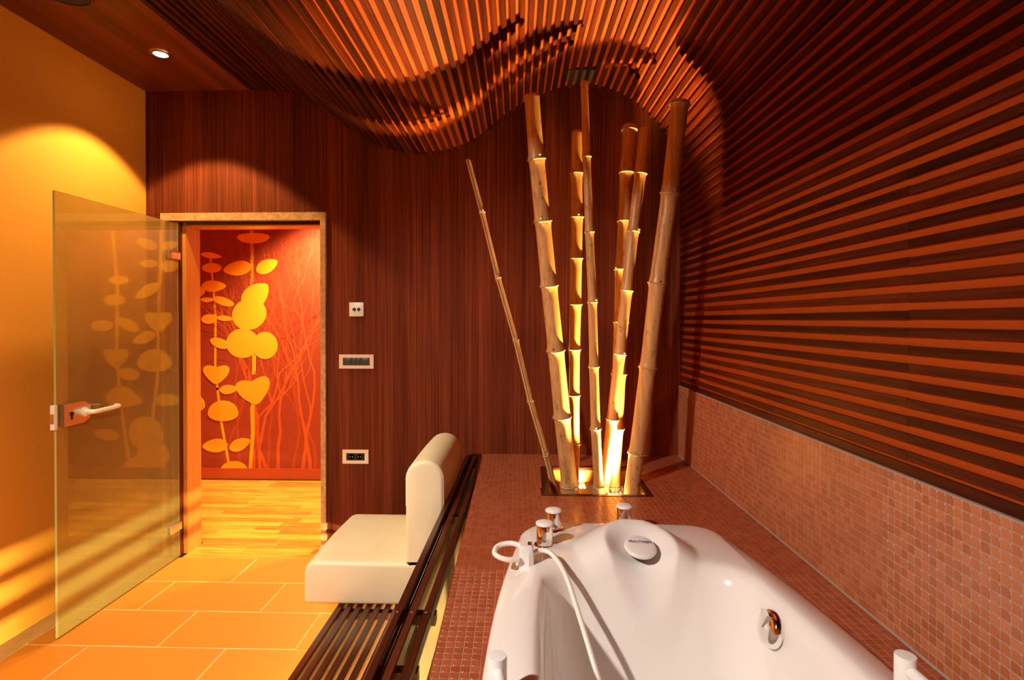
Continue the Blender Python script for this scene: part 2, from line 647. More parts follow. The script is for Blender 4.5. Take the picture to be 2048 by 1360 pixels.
U = 0.00447 * MU
leaves = [(335, 118, 62, 26, 0, 'cup'), (274, 238, 54, 27, 188, 'point'), (386, 230, 44, 25, 25, 'point'),
          (342, 342, 62, 42, 42, 'point'), (318, 412, 66, 58, 20, 'oval'), (292, 522, 62, 55, 0, 'oval'),
          (377, 530, 48, 51, 0, 'oval'), (333, 694, 66, 56, 12, 'heart'),
          (175, 189, 40, 11, -8, 'point'), (177, 236, 37, 18, 0, 'oval'), (184, 305, 47, 21, 0, 'point'),
          (220, 363, 42, 15, -18, 'oval'), (158, 357, 24, 9, 0, 'oval'), (166, 430, 30, 18, 4, 'oval'),
          (224, 427, 30, 10, -6, 'oval'), (206, 522, 38, 18, -20, 'oval'), (192, 634, 50, 40, 0, 'heart'),
          (238, 697, 34, 17, 4, 'point'), (217, 790, 58, 50, 0, 'dome'), (186, 911, 48, 25, 184, 'point'),
          (280, 906, 42, 22, 22, 'point'), (258, 1008, 52, 38, 0, 'dome'),
          (100, 330, 52, 24, 10, 'oval'), (60, 520, 60, 44, 0, 'heart'), (90, 760, 58, 48, 0, 'dome')]
for li, (cx, cy, a, h, ang, kd) in enumerate(leaves):
    x, z = mxz(cx, cy)
    plate(leaf_pts(x, z, a * U, h * U, R(ang), kd), 4.6180 - .00012 * li, 4.62, 'leaf', M['mural_leaf'], wh)
# leaves further along the hallway, which the glass door mirrors
far = [(-0.872, 1.41, .125, .105, 0, 'heart'), (-0.834, 1.02, .155, .13, 0, 'dome'), (-0.955, 0.70, .13, .055, 180, 'point'),
       (-0.595, 0.705, .13, .055, 8, 'point'), (-0.753, 0.40, .16, .15, 30, 'oval'), (-0.815, 0.20, .15, .14, 0, 'oval'),
       (-0.700, 0.07, .17, .13, 0, 'dome'), (-0.59, 0.93, .11, .055, 10, 'point'), (-0.77, 2.085, .10, .045, 20, 'point'),
       (-0.975, 2.07, .09, .04, 170, 'point'), (-0.785, 1.91, .08, .035, 0, 'oval'), (-0.985, 1.885, .09, .05, 176, 'point'),
       (-0.775, 1.667, .13, .05, -28, 'point'), (-0.484, 1.085, .115, .10, 0, 'heart'), (-0.53, 0.70, .14, .12, 0, 'dome'),
       (-0.39, 0.39, .12, .05, 10, 'point'), (-0.515, 1.765, .09, .04, 0, 'oval'), (-0.47, 1.588, .10, .05, 0, 'oval'),
       (-0.59, 1.37, .12, .05, 25, 'point'), (-0.74, 1.25, .11, .05, -20, 'point'), (-0.36, 1.36, .10, .05, 0, 'oval')]
for li, (x, z, a, h, ang, kd) in enumerate(far):
    plate(leaf_pts(x, z, a, h, R(ang), kd), 4.6180 - .00012 * li, 4.62, 'leaf', M['mural_leaf'], wh)
stems = [([(328, 96), (330, 190), (328, 310)], 12), ([(336, 560), (334, 640)], 14), ([(333, 740), (328, 770), (330, 860), (322, 960), (317, 1032)], [12, 16, 14, 12, 12]),
         ([(170, 185), (182, 300), (190, 420), (188, 600), (196, 700)], 8), ([(196, 690), (206, 800), (238, 980)], 9)]
for path, wd in stems:
    wd = [q * U for q in wd] if isinstance(wd, list) else wd * U
    plate(ribbon([mxz(*p) for p in path], wd), 4.6190, 4.62, 'stem', M['mural_leaf'], wh)
for path in ([(-0.90, 2.3), (-0.89, 1.9), (-0.87, 1.4), (-0.86, 0.9), (-0.78, 0.3), (-0.74, 0.1)],
             [(-0.46, 2.2), (-0.50, 1.7), (-0.49, 1.1), (-0.52, 0.7), (-0.60, 0.1)]):
    plate(ribbon(path, 0.030), 4.6190, 4.62, 'stem', M['mural_leaf'], wh)


def branch_tree(mb, rnd, x, z, ang, ln, wid, depth, y0):
    y0 -= rnd.random() * .0004
    path = [(x, z)]
    a = ang
    for i in range(7):
        a += rnd.uniform(-0.28, 0.28) + (ang - a) * 0.3
        x, z = x + math.cos(a) * ln / 7, z + math.sin(a) * ln / 7
        if z > 2.6: break
        path.append((x, z))
    if len(path) > 1:
        plate(ribbon(path, [wid * (1 - 0.55 * i / 7) for i in range(len(path))]), y0, 4.62, '', None, None, mb)
    if depth:
        for q in range(rnd.choice((2, 3))):
            px, pz = path[rnd.randrange(len(path) // 2, len(path))]
            branch_tree(mb, rnd, px, pz, ang + rnd.uniform(-0.6, 0.6), ln * rnd.uniform(0.55, 0.85), wid * 0.5, depth - 1, y0)


rnd = random.Random(11)
for nm, mt, xs, wid, y0 in (('branches', 'mural_branch_dim', [-2.9, -2.72, -2.58, -2.45, -2.3, -2.1, -1.9, -1.6, -1.2, -0.7, -0.2], 0.026, 4.6195),
                            ('branches', 'mural_branch', [-2.44, -2.36, -2.30, -2.22, -2.0, -1.93, -1.35, -0.4, 0.1], 0.034, 4.6193)):
    mb = MB()
    for x in xs:
        branch_tree(mb, rnd, x, 0.02, R(90) + rnd.uniform(-.12, .12), 0.95, wid, 4, y0)
    tag(mb.build(nm, M[mt], wh), kind='stuff')

# door frame
tf = thing('trim_1', ((XD0 + XD1) / 2, YB, 0), 'stone-look door frame round the opening to the hallway', 'door frame', kind='structure')
b = MB(); b.box(-2.19, -1.199, 3.10, 3.14, ZDR, ZDR + .045); b.build('head', M['stone'], tf)
b = MB(); b.box(-1.229, -1.199, 3.10, 3.14, 0, ZDR); b.build('jamb', M['stone'], tf)
b = MB(); b.box(-2.19, -2.16, 3.10, 3.14, 0, ZDR); b.build('jamb', M['stone'], tf)
boxo('door_lining', M['veneer'], -2.1595, XD0 - .026, 3.105, 3.14, 0, ZDR, tf)
boxo('jamb_lining', M['jamb'], XD0 - .025, XD0, 3.141, 3.276, 0, 1.975, tf)
boxo('jamb_lining', M['jamb'], XD1, XD1 + .03, 3.141, 3.276, 0, 1.975, tf)
boxo('head_lining', M['jamb'], XD0 - .025, XD1 + .03, 3.150, 3.276, 1.975, 1.999, tf)
boxo('seal', M['black'], XD0, XD1, 3.136, 3.150, 1.982, 2.0, tf)
b = MB(); b.box(-3.7, XD0 - .025, 3.27, 3.276, 0, 2.7); b.box(XD1 + .03, 0.9, 3.27, 3.276, 0, 2.7); b.box(XD0 - .025, XD1 + .03, 3.27, 3.276, 1.999, 2.7)
tag(b.build('wall_hallway_near', M['plaster']), 'hallway side of the wall round the doorway', 'wall', kind='structure')

# slatted wave: lower edge of the slats along the back wall, (x, z)
prof = spline([(-1.655, 0, 2.772), (-1.56, 0, 2.766), (-1.474, 0, 2.757), (-1.354, 0, 2.730), (-1.235, 0, 2.668), (-1.15, 0, 2.604),
               (-0.946, 0, 2.461), (-0.848, 0, 2.418), (-0.744, 0, 2.392), (-0.611, 0, 2.379), (-0.472, 0, 2.396),
               (-0.34, 0, 2.440), (-0.228, 0, 2.516), (-0.141, 0, 2.588), (-0.021, 0, 2.664), (0.16, 0, 2.738),
               (0.296, 0, 2.763), (0.40, 0, 2.754), (0.556, 0, 2.692), (0.70, 0, 2.583), (0.816, 0, 2.440),
               (0.868, 0, 2.28), (0.876, 0, 2.0), (0.876, 0, 1.6), (0.876, 0, 1.3), (0.876, 0, 1.0)], 12)
arc = [0.0]
for i in range(1, len(prof)):
    arc.append(arc[-1] + (prof[i] - prof[i - 1]).length)


def at_arc(s):
    i = 1
    while i < len(arc) - 1 and arc[i] < s: i += 1
    t = (s - arc[i - 1]) / (arc[i] - arc[i - 1])
    p = prof[i - 1].lerp(prof[i], t)
    d = (prof[i] - prof[i - 1]).normalized()
    return p, d


def kx(x):
    return KD * min(1, max(0, (x + 1.655) / 1.85))


def inward(d):                                     # into the room
    return Vector((d.z, 0, -d.x))


ce = thing('ceiling', (0, 1, 2.7), 'mahogany ceiling, flat strip then slats in a rolling wave', 'ceiling', kind='structure')
boxo('veneer_panel', M['veneer_flat'], XL, -1.662, YN, YB, ZC, ZC + 0.02, ce)
wr = thing('wall_right', (0.9, 1, 1), 'bath side wall of dark slats over orange above a mosaic strip', 'wall', kind='structure')


def backing(parent, s0, s1, name, deep):
    b = MB()
    n = 90
    f, r2 = [], []
    for dpt in (deep, deep + 0.0105):
        rowp = []
        for i in range(n + 1):
            p, d = at_arc(s0 + (s1 - s0) * i / n)
            q = p - inward(d) * dpt
            rowp.append(q)
        f.append(rowp)
    for i in range(n):
        c = []
        for q in (f[0][i], f[0][i + 1], f[1][i + 1], f[1][i]):
            c.append(q)
        lo = [Vector((q.x + kx(q.x) * (YB - YN), YN, q.z)) for q in c]
        hi = [Vector((q.x, YB, q.z)) for q in c]
        b.hexa(lo + hi)
    return b.build(name, M['backing'], parent)


TOT = arc[-1]
# where the wave has become the upright wall
s_wall = next(arc[i] for i in range(len(prof)) if prof[i].x > 0.86)
s_bot = next(arc[i] for i in range(len(prof)) if prof[i].z < 1.055 and prof[i].x > 0.8)
backing(ce, 0.0, s_wall, 'backing', 0.0195)
backing(wr, s_wall, s_bot + 0.03, 'backing', 0.0095)
PITCH = 0.0432
s = 0.012
rs = random.Random(5)
while s < s_bot:
    par = ce if s < s_wall else wr
    p, d = at_arc(s)
    nrm = inward(d)
    joint = 1.33 + rs.uniform(-0.004, 0.004)
    for (ya, yb) in ((YN + 0.01, joint - .0006), (joint + .0006, YB - .001)):
        b = MB()
        c = []
        jz = rs.uniform(-.0012, .0012)
        hw_, th_ = (.011, .0195) if par is ce else (.0103, .0095)
        for (dt, dn) in ((-hw_, 0), (hw_, 0), (hw_, -th_), (-hw_, -th_)):
            c.append(p + d * (dt + jz) + nrm * dn)
        k = kx(p.x)
        lo = [Vector((q.x + k * (YB - ya), ya, q.z)) for q in c]
        hi = [Vector((q.x + k * (YB - yb), yb, q.z)) for q in c]
        b.hexa(lo + hi)
        b.build('slat', M['slat'], par)
    s += PITCH

# mosaic strip of the side wall
ZT = 1.030
PT = 0.0223
b = MB()
for i in range(1):
    x0 = 0.8661
    b.hexa([(sx(x0, YN), YN, ZD - .1), (sx(x0 + .12, YN), YN, ZD - .1), (sx(x0 + .12, YB), YB, ZD - .1), (sx(x0, YB), YB, ZD - .1),
            (sx(x0, YN), YN, ZT), (sx(x0 + .12, YN), YN, ZT), (sx(x0 + .12, YB), YB, ZT), (sx(x0, YB), YB, ZT)])
b.build('mosaic_bed', M['wgrout'], wr)
b = MB()
x0 = 0.871
b.hexa([(sx(x0 + .006, YN), YN, ZT), (sx(x0 + .1, YN), YN, ZT), (sx(x0 + .1, YB), YB, ZT), (sx(x0 + .006, YB), YB, ZT),
        (sx(x0 + .006, YN), YN, ZT + .026), (sx(x0 + .1, YN), YN, ZT + .026), (sx(x0 + .1, YB), YB, ZT + .026), (sx(x0 + .006, YB), YB, ZT + .026)])
b.build('bottom_rail', M['slat'], wr)
cells = []
i = 0
y = YB - 0.002
while y - PT > YN:
    for j in range(18):
        cells.append((y - PT / 2, ZD + 0.004 + PT * (j + 0.5)))
    y -= PT
vis = sorted([c for c in cells if 1.02 < c[0] and (c[1] - 1.41) / c[0] > -0.70], key=lambda c: c[0])
near = set(vis[:300])
tile_me = None
b = MB()
b.tone = []
hs = 0.0202 / 2
ra = math.atan(KD)
for (cy, cz) in cells:
    xc = sx(0.866, cy)
    if (cy, cz) in near:
        if tile_me is None:
            o = boxo('tile', M['mos_wall'], -.001, .006, -hs, hs, -hs, hs, wr, bevel=0.0008, seg=1)
            tile_me = o.data
            o.location = Vector((xc, cy, cz)) - wloc(wr)
            # vertices were stored against the parent: bring them back to the tile's own centre
            for v_ in tile_me.vertices: v_.co += wloc(wr)
            o.rotation_euler = (0, 0, -ra * 0 + ra)
        else:
            inst('tile', tile_me, (xc, cy, cz), wr, ra)
    elif cy > 0.6:
        b.quad([(xc - .001, cy + hs, cz - hs), (xc - .001 + 2 * hs * KD, cy - hs, cz - hs), (xc - .001 + 2 * hs * KD, cy - hs, cz + hs), (xc - .001, cy + hs, cz + hs)])
        b.tone.append(random.random())
        e_ = 0.0010
        for (ya, za, yb_, zb) in ((hs, hs, -hs, hs), (-hs, -hs, hs, -hs), (-hs, hs, -hs, -hs), (hs, -hs, hs, hs)):
            b.quad([(xc - .001, cy + ya, cz + za), (xc - .001, cy + yb_, cz + zb), (xc + .006, cy + yb_, cz + zb), (xc + .006, cy + ya, cz + za)])
            b.tone.append(b.tone[-1])
tag(b.build('mosaic_tiles', M['mos_wall_all'], wr), kind='stuff')

# wall behind the camera and outer shell
b = MB()
b.box(XL - .1, 1.3, YN - 0.1, YN, 0, 2.95)
tag(b.build('wall_rear', M['plaster']), 'orange plastered wall at the near end of the room', 'wall', kind='structure')

# ------------------------------------------------------------------ glass door, standing open at right angles to the wall
XG = XD0 - 0.018
dr = thing('door_1', (XG, 3.10, 0), 'frameless green tinted glass door standing open in front of the orange wall', 'door', kind='structure')
b = MB()
b.box(XG - .009, XG + 0.001, 2.272, 3.094, 0.006, 1.978)
b.mi = [1, 1, 1, 0, 1, 0]
b.build('pane', [M['glass'], M['glass_edge']], dr)
for z in (1.765, 0.168):
    h = boxo('hinge', M['satin'], XG + .001, XG + .016, 2.995, 3.094, z, z + .045, dr, bevel=.003)
    boxo('hinge_plate', M['satin'], XG - .024, XG - .010, 2.995, 3.094, z, z + .045, h, bevel=.003)
lc = MB()
pts = [(2.292, .935), (2.40, .935), (2.432, .955), (2.438, .985), (2.432, 1.015), (2.40, 1.034), (2.292, 1.034)]
n = len(pts)
lc.loft([[(XG + .0012, y, z) for y, z in pts], [(XG + .020, y, z) for y, z in pts]])
lock = lc.build('lock_case', M['satin'], dr)
lc = MB()
lc.loft([[(XG - .030, y, z) for y, z in pts], [(XG - .0102, y, z) for y, z in pts]])
lc.build('lock_case', M['satin'], dr)
b = MB()
b.lathe((XG + .020, 2.400, .985), [(0.021, 0), (0.021, 0.006), (0.013, 0.008), (0.011, 0.03)], 20, (1, 0, 0))
pth = spline([(XG + .044, 2.398, .985), (XG + .062, 2.408, .985), (XG + .066, 2.45, .986), (XG + .066, 2.53, .988), (XG + .060, 2.553, .988), (XG + .040, 2.560, .988)], 6)
b.tube(pth, [0.0115] * 4 + [0.0105] * (len(pth) - 4), 12)
b.build('lever_handle', M['white_metal'], lock, 50)
b = MB()
b.box(XG + .020, XG + .0225, 2.327, 2.334, .962, .985)
b.lathe((XG + .018, 2.3305, .988), [(0.009, 0), (0.009, .006), (0.006, .0065)], 16, (1, 0, 0))
b.build('keyhole', M['black'], lock)
b = MB()
b.box(XG - .014, XG + .006, 2.258, 2.2715, .928, 1.036)
fp = b.build('face_plate', M['white_metal'], dr)
b = MB()
b.box(XG - .010, XG + .004, 2.250, 2.2579, .958, .998)
b.build('latch_bolt', M['satin'], dr)

bf = thing('door_buffer', (XL, 2.53, .985), 'round white door buffer knob on the orange wall behind the lock', 'door stop')
b = MB()
b.lathe((XL, 2.53, .985), [(.018, 0), (.018, .006), (.010, .012), (.012, .02), (.021, .03), (.023, .042), (.018, .054), (.008, .061), (0, .063)], 24, (1, 0, 0))
b.build('knob', M['white_plastic'], bf, 50)

# ------------------------------------------------------------------ ceiling fittings
dl = thing('ceiling_downlight', (-1.885, 2.679, ZC), 'lit round recessed spotlight in the flat wood ceiling strip', 'ceiling light')
b = MB()
b.lathe((-1.885, 2.679, ZC), [(.030, -.001), (.034, -.008), (.048, -.007), (.052, -.0005)], 40)
b.build('trim_ring', M['satin'], dl, 40)
b = MB()
b.lathe((-1.885, 2.679, ZC - .006), [(0.0001, 0), (.031, 0), (.031, .004)], 32)
b.build('lens', M['lamp'], dl)
sp = thing('ceiling_speaker', (-1.931, 2.15, ZC), 'dark round fitting in the wood ceiling at the picture top edge', 'speaker')
b = MB()
b.lathe((-1.931, 2.165, ZC), [(.084, -.001), (.086, -.009), (.096, -.010), (.102, -.0005)], 44)
b.build('ring', M['bench_wood'], sp, 40)
b = MB()
b.lathe((-1.931, 2.165, ZC - .007), [(0.0001, 0), (.085, .001), (.085, .006)], 40)
b.build('grille', M['speaker'], sp)
vt = thing('ceiling_vent', (0.29, 2.96, 2.77), 'small dark vent behind the slats above the tallest bamboo', 'vent')
b = MB()
for k in range(9):
    pass
b.box(0.212, 0.375, 2.91, 3.055, 2.7655, 2.7785)
b.build('vent_plate', M['dark_gap'], vt)

# ------------------------------------------------------------------ wall plates
sn = thing('sensor_plate', (-1.0185, YB, 1.472), 'square white plate with two black round holes, topmost on the wood wall', 'wall plate')
boxo('plate', M['white_plastic'], -1.061, -.976, YB - .008, YB, 1.431, 1.514, sn, bevel=.002)
for x in (-1.031, -1.004):
    b = MB()
    b.lathe((x, YB - .0075, 1.472), [(.010, 0), (.010, .002), (.0075, .0026), (.004, .001), (0.0001, .0008)], 20, (0, -1, 0))
    b.build('hole', M['black'], sn, 40)
sw = thing('light_switch', (-1.019, YB, 1.165), 'wide cream switch plate with dark rockers, middle plate on wood wall', 'light switch')


def frame_plate(x0, x1, z0, z1, mx, mz, parent):
    b = MB()
    ya, yb = YB - .010, YB
    for (a0, a1, c0, c1) in ((x0, x1, z0, z0 + mz), (x0, x1, z1 - mz, z1), (x0, x0 + mx, z0 + mz, z1 - mz), (x1 - mx, x1, z0 + mz, z1 - mz)):
        b.box(a0, a1, ya, yb, c0, c1)
    o = b.build('frame', M['cream_plastic'], parent)
    return o


frame_plate(-1.122, -.916, 1.123, 1.206, .023, .019, sw)
boxo('mount', M['black'], -1.098, -.940, YB - .004, YB, 1.143, 1.186, sw)
for (a, c) in ((-1.097, -1.048), (-1.0465, -1.022), (-1.0205, -.996), (-.9945, -.941)):
    boxo('rocker', M['rocker'], a, c, YB - .0115, YB - .004, 1.144, 1.185, sw, bevel=.0015)
so = thing('power_socket', (-1.0255, YB, .601), 'cream double power socket low on the wood wall beside the seat', 'socket')
frame_plate(-1.103, -.948, .560, .642, .023, .019, so)
for xc in (-1.050, -1.001):
    s1 = boxo('socket_module', M['black'], xc - .0242, xc + .0242, YB - .0095, YB - .001, .580, .622, so, bevel=.0015)
    b = MB()
    b.lathe((xc, YB - .0095, .601), [(.0195, 0), (.0195, .0018), (.0180, .0018), (.0175, -.0002)], 24, (0, -1, 0))
    b.build('socket_ring', M['rocker'], s1, 40)
    for dx in (-.0075, .0075):
        b = MB()
        b.lathe((xc + dx, YB - .0094, .601), [(.003, 0), (.003, .0012), (.0022, .0012)], 10, (0, -1, 0))
        b.build('contact', M['chrome'], s1)

# ------------------------------------------------------------------ tiled tub surround
XE = -0.274                        # edge of the surround at the back wall
RX0, RX1, RY0, RY1 = 0.078, 0.538, 2.398, 2.838     # planter opening


def tub_c(y):
    return 0.352 + 0.027 * (1.19 - y)


def tub_hw(y):
    return 0.457 - 0.116 * (y - 1.0) ** 2


dk = thing('tub_surround', (0.3, 1.5, 0), 'low red mosaic tiled platform round the bathtub', 'platform')
cells = []
ny = int((YB - 0.0 + 0.9) / PT)
nx = int((0.866 - XE) / PT) + 1
for i in range(nx):
    for j in range(ny):
        y = YB - .001 - PT * (j + 0.5)
        x = sx(XE + PT * (i + 0.5), y)
        if RX0 - .012 < x < RX1 + .012 and RY0 - .012 < y < RY1 + .012: continue
        if 0.015 < y < 1.97 and abs(x - tub_c(y)) < tub_hw(y) - 0.03: continue
        if XE + PT * (i + 1) > 0.868: continue
        cells.append((x, y))
b = MB()
for (x, y) in cells:
    h = PT / 2
    b.quad([(x - h + KD * h, y - h, ZD - .0012), (x + h + KD * h, y - h, ZD - .0012), (x + h - KD * h, y + h, ZD - .0012), (x - h - KD * h, y + h, ZD - .0012)])
b.build('tile_bed', M['mgrout'], dk)


def shows(x, y):
    # in front of the camera and inside its view, not hidden under the tub rim
    u = x / y if y > 0 else 9
    return y > 1.10 and not (0.0 < y < 2.0 and abs(x - tub_c(y)) < tub_hw(y) + .004) and -0.32 < u < 0.9


near = set(sorted([c for c in cells if shows(*c)], key=lambda c: c[1])[:300])
tile_me = None
b = MB()
b.tone = []
for (x, y) in cells:
    if (x, y) in near:
        if tile_me is None:
            o = boxo('tile', M['mos_deck'], -hs, hs, -hs, hs, -.006, 0, dk, bevel=0.0008, seg=1)
            tile_me = o.data
            for v_ in tile_me.vertices: v_.co += wloc(dk)
            o.location = Vector((x, y, ZD)) - wloc(dk)
            o.rotation_euler = (0, 0, ra)
        else:
            inst('tile', tile_me, (x, y, ZD), dk, ra)
    else:
        k = KD * hs
        c = [(x - hs + k, y - hs), (x + hs + k, y - hs), (x + hs - k, y + hs), (x - hs - k, y + hs)]
        b.quad([(p[0], p[1], ZD) for p in c])
        t_ = random.random()
        b.tone.append(t_)
        for q in range(4):
            p0, p1 = c[q], c[(q + 1) % 4]
            b.quad([(p0[0], p0[1], ZD - .003), (p1[0], p1[1], ZD - .003), (p1[0], p1[1], ZD), (p0[0], p0[1], ZD)])
            b.tone.append(t_)
tag(b.build('mosaic_tiles', M['mos_deck_all'], dk), kind='stuff')
# edge strip and lit side panel towards the bench
b = MB()
Y0_, Y1_ = YN + .03, YB - .001
b.hexa([(sx(XE, Y0_), Y0_, ZD - .035), (sx(XE + .012, Y0_), Y0_, ZD - .035), (sx(XE + .012, Y1_), Y1_, ZD - .035), (sx(XE, Y1_), Y1_, ZD - .035),
        (sx(XE, Y0_), Y0_, ZD - .0005), (sx(XE + .002, Y0_), Y0_, ZD - .0005), (sx(XE + .002, Y1_), Y1_, ZD - .0005), (sx(XE, Y1_), Y1_, ZD - .0005)])
b.build('edge_strip', M['bench_wood'], dk)
b = MB()
b.hexa([(sx(XE + .012, Y0_), Y0_, 0), (sx(XE + .03, Y0_), Y0_, 0), (sx(XE + .03, Y1_), Y1_, 0), (sx(XE + .012, Y1_), Y1_, 0),
        (sx(XE + .012, Y0_), Y0_, ZD - .003), (sx(XE + .03, Y0_), Y0_, ZD - .003), (sx(XE + .03, Y1_), Y1_, ZD - .003), (sx(XE + .012, Y1_), Y1_, ZD - .003)])
b.build('side_panel', M['deck_side'], dk)

# planter light box let into the platform
pl = thing('planter_box', ((RX0 + RX1) / 2, (RY0 + RY1) / 2, 0.45), 'square wood lined light well in the mosaic platform holding bamboo', 'planter')
b = MB()
fw = 0.030
for (a0, a1, c0, c1) in ((RX0 - .018, RX1 + .018, RY0 - .018, RY0 + .006), (RX0 - .018, RX1 + .018, RY1 - .004, RY1 + .018),
                         (RX0 - .018, RX0 + .016, RY0 + .006, RY1 - .004), (RX1 - .010, RX1 + .018, RY0 + .006, RY1 - .004)):
    b.box(a0, a1, c0, c1, ZD - .012, ZD + .002)
b.build('frame', M['bench_wood'], pl)
b = MB()
q = .012
b.box(RX0 - q, RX0, RY0 - q, RY1 + q, .42, ZD - .012)
b.box(RX1, RX1 + q, RY0 - q, RY1 + q, .42, ZD - .012)
b.box(RX0, RX1, RY0 - q, RY0, .42, ZD - .012)
b.box(RX0, RX1, RY1, RY1 + q, .42, ZD - .012)
b.box(RX0 - q, RX1 + q, RY0 - q, RY1 + q, .41, .42)
b.build('liner', M['jamb'], pl)
b = MB()
for k in range(24):
    y = RY0 + .01 + (RY1 - RY0 - .02) * k / 23
    b.box(RX0, RX1, y - .0022, y + .0022, .528, .532)
for k in range(24):
    x = RX0 + .01 + (RX1 - RX0 - .02) * k / 23
    b.box(x - .0022, x + .0022, RY0, RY1, .532, .536)
b.build('grille', M['satin'], pl)
for (x, y, r0) in ((0.455, 2.650, .03), (0.425, 2.595, .02), (0.275, 2.795, .03)):
    b = MB()
    b.lathe((x, y, .42), [(r0 + .012, 0), (r0 + .012, .05), (r0, .052), (r0, .046)], 28)
    k = b.build('uplight', M['chrome'], pl, 40)
    b = MB()
    b.lathe((x, y, .468), [(0.0001, .004), (r0, .002), (r0, 0)], 24)
    b.build('lens', M['uplight'], k)

# ------------------------------------------------------------------ bamboo poles
BAM = [((0.135, 2.655), (-0.303, 2.62, 2.198), [0.845, 0.652, 0.465, 0.284, 0.119], .0155, .0125,
        'thinnest bamboo pole leaning furthest over, split along its length'),
       ((0.204, 2.648), (0.008, 2.28, 2.369), [0.86, 0.718, 0.563, 0.4, 0.224, 0.033], .043, .034,
        'thick pale bamboo pole leaning toward the bench side, knots on its joints'),
       ((0.229, 2.735), (0.233, 2.60, 2.324), [0.89, 0.772, 0.66, 0.533, 0.407, 0.277, 0.138], .027, .030,
        'upright knotty bamboo pole standing behind the thick pale leaning one'),
       ((0.343, 2.640), (0.254, 2.48, 2.508), [0.831, 0.655, 0.487, 0.329, 0.174, 0.027], .025, .0185,
        'tallest slender bamboo pole reaching the slatted ceiling, middle of the bunch'),
       ((0.431, 2.735), (0.520, 2.80, 2.42), [0.989, 0.869, 0.735, 0.602, 0.458, 0.317, 0.169, 0.013], .036, .036,
        'bamboo pole with glowing foot standing over the uplight'),
       ((0.375, 2.700), (0.562, 2.62, 2.34), [0.882, 0.727, 0.566, 0.391, 0.209], .028, .029,
        'slanting bamboo pole crossing in front of the one with the glowing foot'),
       ((0.499, 2.605), (0.677, 2.42, 2.39), [0.994, 0.784, 0.564, 0.351, 0.125], .038, .040,
        'thick speckled bamboo pole leaning toward the slatted side wall')]
for bi, (b0, t0, nodes, r0, r1, lab) in enumerate(BAM):
    base = Vector((b0[0], b0[1], 0.5365))
    top = Vector(t0)
    root = thing('bamboo_pole', base, lab, 'bamboo', 'bamboo poles in the planter')
    rb = random.Random(40 + bi)
    ax = (top - base)
    L_ = ax.length
    ax.normalize()
    sd = ax.cross(Vector((0, 1, 0))).normalized()
    ns = sorted(nodes)
    kink = {}
    for t in [0] + ns + [1]:
        kink[t] = (rb.uniform(-.004, .004), rb.uniform(-.004, .004))
    keys = sorted(kink)

    def pos(t):
        for a_, c_ in zip(keys, keys[1:]):
            if a_ <= t <= c_:
                q_ = (t - a_) / (c_ - a_)
                k0, k1 = kink[a_], kink[c_]
                break
        off = sd * (k0[0] + (k1[0] - k0[0]) * q_) + Vector((0, 1, 0)) * (k0[1] + (k1[1] - k0[1]) * q_)
        return base + ax * (L_ * t) + off

    def rad(t):
        r = r0 + (r1 - r0) * t
        bump = 0
        for t_ in ns:
            dd = (t - t_) * L_
            bump += 0.10 * math.exp(-(dd / .010) ** 2) + 0.05 * math.exp(-(dd / .03) ** 2)
        return r * (0.955 + bump)

    m_ = int(L_ / .011)
    ts = [i / m_ for i in range(m_ + 1)]
    pts = [pos(t) for t in ts]
    rds = [rad(t) for t in ts]
    if ts and (not ns or abs(ns[-1] - 0.99) > .02):
        pass
    pts.append(pts[-1] + ax * .003)
    rds.append(rds[-1] * .86)
    b = MB()
    b.tube(pts, rds, 22)
    culm = b.build('culm', M['bamboo'], root, 60)
    for t_ in ns:
        p_ = pos(t_)
        r_n = rad(t_)
        b = MB()
        b.lathe(p_ - ax * .001, [(r_n * .99, -.004), (r_n + .0022, -.0025), (r_n + .003, 0), (r_n + .0006, .0022), (r_n * .99, .003)], 24, ax)
        b.build('node_ring', M['bamboo_node'], root, 60)
    # branch scars and cracks
    for q_ in range(3):
        t_ = rb.choice(ns)
        a_ = rb.uniform(-2.6, -0.5)
        dirv = (sd * math.cos(a_) + Vector((0, 1, 0)) * math.sin(a_)).normalized()
        p_ = pos(min(1, t_ + .004)) + dirv * rad(t_) * .95
        b = MB()
        b.lathe(p_, [(.0075, -.004), (.0065, .004), (.004, .007), (.0025, .005), (0.0001, .0045)], 10, dirv + ax * .5)
        b.build('branch_scar', M['bamboo_node'], root, 60)
    if bi in (0, 1, 6):
        b = MB()
        spans = {0: (0.0, 1.0, -1.35), 1: (0.04, 0.22, -1.2), 6: (0.56, 0.78, -0.7)}[bi]
        a_ = spans[2]
        dirv = (sd * math.cos(a_) + Vector((0, 1, 0)) * math.sin(a_)).normalized()
        tv = ax.cross(dirv).normalized()
        wv = .0016 if bi == 0 else .0010
        rg = []
        for i in range(60):
            t_ = spans[0] + (spans[1] - spans[0]) * i / 59
            c_ = pos(t_) + dirv * (rad(t_) + .0004)
            rg.append([c_ - tv * wv, c_ - tv * wv - dirv * .003, c_ + tv * wv - dirv * .003, c_ + tv * wv])
        b.loft(rg)
        b.build('crack', M['split'], root)

